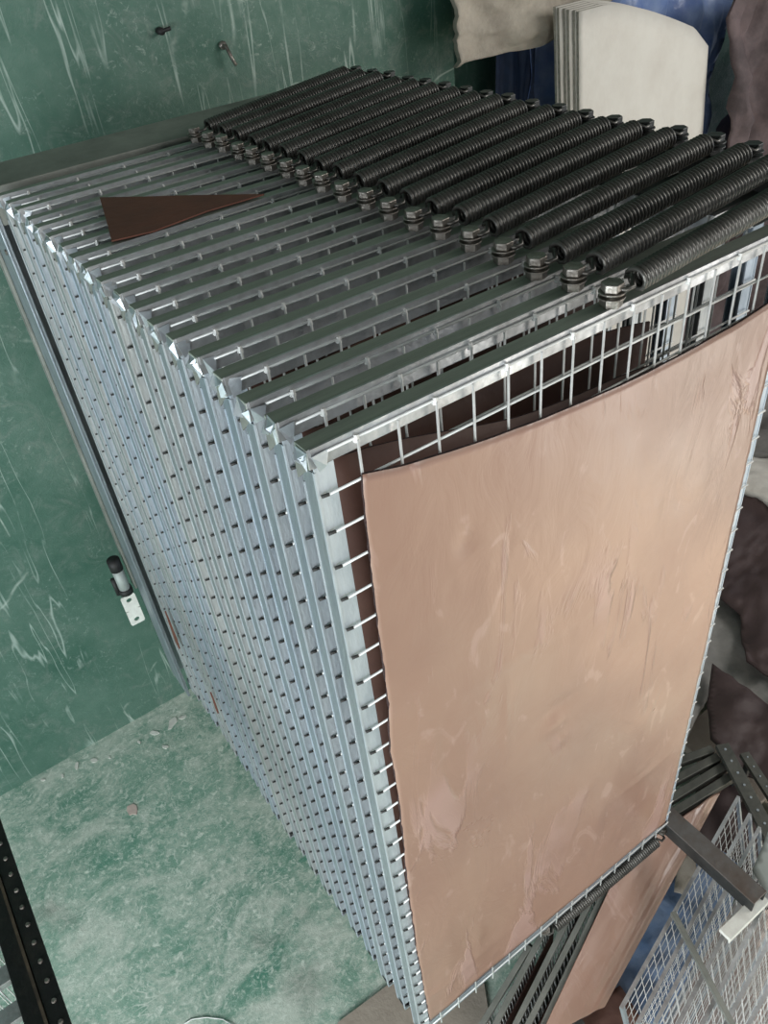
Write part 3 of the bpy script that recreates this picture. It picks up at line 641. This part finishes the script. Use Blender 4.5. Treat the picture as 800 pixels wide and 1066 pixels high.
px_sheet('hide', [(560, 1090), (600, 1056), (645, 1025), (670, 1066), (680, 1110)], -.40, .012, M['hide'], 'brown hide edge below the end of the low leather sheet', 'hide', .03)
px_sheet('hide', [(700, 848), (752, 800), (775, 830), (745, 880), (722, 880)], -.30, .01, M['dhide'], 'dark brown hide under the end of the fine mesh frames', 'hide', .02)
def to3(u, v, w): return (1.55 + u * 1.5, -2.0 + v * 1.45 + .1 * u, FZ + .03 + w)
tag(sheet('hide', [(0, 0), (1, 0), (1, 1), (0, 1)], .005, [mat('cream_bounce_hide', (.66, .54, .42), .6, 0, (.58, .46, .36), 4), M['edge']], to3, .012, 3, .05, None, 77), 'cream hide added out of view right of the low rack to bounce light', 'hide')  # unseen hide, added to reflect the spot onto the front leather
# dark bars of the rack beyond
for k, (a, b) in enumerate([((690, 800), (742, 781)), ((690, 820), (748, 789)), ((690, 838), (757, 797)), ((690, 854), (769, 805))]):
    z = -.24; A = at(*a, 2, z); B = at(*b, 2, z); base = A.lerp(B, .5); base.z = FZ
    r = empty('rack_bar', base)
    k2 = MB().beam(A - base, B - base, .03, .03); k2.build('bar', M['plate2'], r, .002)
    for P_ in (A.lerp(B, .05), A.lerp(B, .95)): MB().beam(P_ - base, (P_.x - base.x, P_.y - base.y, 0), .018, .018, up=(1, 0, 0)).build('leg', M['dark'], r)
    tag(r, 'short dull steel bar by the lower right frame edge, %s of four' % ['farthest', 'second farthest', 'second nearest', 'nearest'][k], 'bar', 'short bars beside the low rack')
def holed_rail(name, A, B, w, t_, m, nh, mh):
    base = A.lerp(B, .5); r = empty(name, (base.x, base.y, FZ)); o = Vector((base.x, base.y, FZ)); t = (B - A).normalized()
    MB().beam(A - o, B - o, w, t_).build('rail', m, r, .001); h = MB()
    for i in range(nh):
        p = A.lerp(B, (i + .5) / nh) - o; h.cyl((p.x, p.y), p.z + t_ / 2, p.z + t_ / 2 + .003, w * .09, 8)
    h.build('rivet', M['zinc'], r)
    for q in (.1, .9):
        p = A.lerp(B, q) - o; MB().beam((p.x, p.y, p.z - t_ / 2 - .0005), (p.x, p.y, 0), .02, .02, up=(1, 0, 0)).build('leg', M['dark'], r)
    return r
tag(holed_rail('riveted_rail', at(752, 776, 2, -.2), at(815, 895, 2, -.2), .05, .02, M['plate2'], 9, M['wire']), 'riveted dull green-grey rail beyond the ends of the fine mesh frames', 'rail')
tag(holed_rail('riveted_rail', at(775, 785, 2, -.22), at(830, 870, 2, -.22), .035, .02, M['plate2'], 8, M['wire']), 'narrow riveted rail at the right edge, just below the dark hide', 'rail')
px_sheet('metal_sheet', [(784, 905), (802, 862), (830, 880), (830, 950), (802, 932)], -.06, .004, M['pale'], 'pale grey-green metal sheet at the right edge, on the track beam end', 'sheet', .0)

# ---------------------------------------------------------------- black slotted rack, lower left
z = .80
e = empty('slotted_rack', (-.72, .45, FZ)); tag(e, 'black riveted steel rack edge at the lower left corner', 'rack')
o = Vector((-.72, .45, FZ))
A = at(0, 855, 2, z); B = at(75, 1066, 2, z); ya, yb = -.1, 1.3; xr = -.652
MB().box((xr - .036 + .72, ya - .45, z - FZ - .006), (xr + .72, yb - .45, z - FZ)).box((xr - .036 + .72, ya - .45, z - FZ - .05), (xr - .030 + .72, yb - .45, z - FZ - .006)).build('slotted_angle', M['blk'], e, .001)
h = MB()
for i in range(30): h.cyl((xr - .016 + .72, ya - .45 + .03 + i * .047), z - FZ, z - FZ + .004, .0055, 10, 0, .004)
h.build('rivet', M['bolt'], e)
MB().box((xr - .044 + .72, ya - .45, z - FZ - .03), (xr - .038 + .72, yb - .45, z - FZ + .002)).build('rusty_edge', mat('rusty_edge', (.12, .09, .06), .6, .4, (.05, .04, .03), 20), e)
MB().box((xr - .088 + .72, ya - .45, z - FZ - .10), (xr - .046 + .72, yb - .45, z - FZ - .04)).build('inner_rail', M['blk'], e, .002)
for y in (ya + .02, yb - .06): MB().box((-.45, y - .45, z - FZ - .10), (xr - .089 + .72, y + .03 - .45, z - FZ - .06)).box((-.48, y - .45, 0), (-.45, y + .03 - .45, z - FZ - .06)).build('leg', M['blk'], e)
for k in range(5):
    y = .26 + k * .09; r = empty('mesh_frame', (-.95, y, z - .12)); MB().box((-.17, -.02, 0), (.205, .02, .02)).build('end_bar', M['barf'], r, .001)
    kk = MB()
    for q in range(17): kk.tube([(-.15 + q * .02, -.024, -.2), (-.15 + q * .02, -.024, .015)], .0016, 4)
    kk.build('wire_mesh', M['wire'], r)
    tag(r, 'pale mesh frame end inside the black rack, %s' % ['nearest the camera', 'second nearest', 'middle one', 'second farthest', 'farthest'][k], 'mesh frame', 'pale frame ends in the black rack')

# ---------------------------------------------------------------- small things on the floor
def chip(name, px, py, r, m, label, cat, group=None, asp=.5):
    p = at(px, py, 2, FZ); n = 9; a0 = random.random() * 3; pts = []
    for k in range(n):
        a = 2 * math.pi * k / n; q = r * random.uniform(.7, 1.15); x = q * math.cos(a); y = q * asp * math.sin(a)
        pts.append((p.x + x * math.cos(a0) - y * math.sin(a0), p.y + x * math.sin(a0) + y * math.cos(a0)))
    return flat(name, pts, FZ + .0005, .003, m, label, cat, 0, group=group)
CH = [(45, 812, .012), (65, 808, .012), (80, 798, .022), (98, 792, .022), (114, 789, .010), (145, 773, .014), (161, 763, .026), (190, 747, .02), (172, 778, .018)]
for i, (x, y, r) in enumerate(CH):
    chip('paint_chip', x, y, r, M['chip'], 'white paint chip on the green floor, %s along the row from the left' % ['first', 'second', 'third', 'fourth', 'fifth', 'sixth', 'seventh', 'eighth', 'ninth'][i], 'paint chip', 'white paint chips in a row by the wall')
chip('paint_chip', 180, 752, .04, M['chip'], 'largest white splash chip on the floor, below the rear post', 'paint chip')
chip('paper_scrap', 138, 843, .035, M['pchip'], 'pale pink paper scrap on the green floor left of the rack', 'paper scrap', asp=.6)
# brown board under the rack's front, wire curl
pts = [at(a, b, 2, FZ) for a, b in ((352, 1066), (392, 1036), (440, 1000), (500, 1000), (520, 1120), (340, 1130))]
flat('floor_board', [(p.x, p.y) for p in pts], FZ + .001, .012, M['board'], 'flat brown board on the floor below the front corner of the rack', 'board')
q = [at(a, b, 2, FZ + .004) for a, b in ((192, 1066), (200, 1061), (215, 1059), (232, 1061), (244, 1068), (240, 1078))]
tag(MB().tube(q, .002, 5).build('wire_piece', M['wire']), 'thin pale wire curl on the floor at the bottom edge', 'wire')
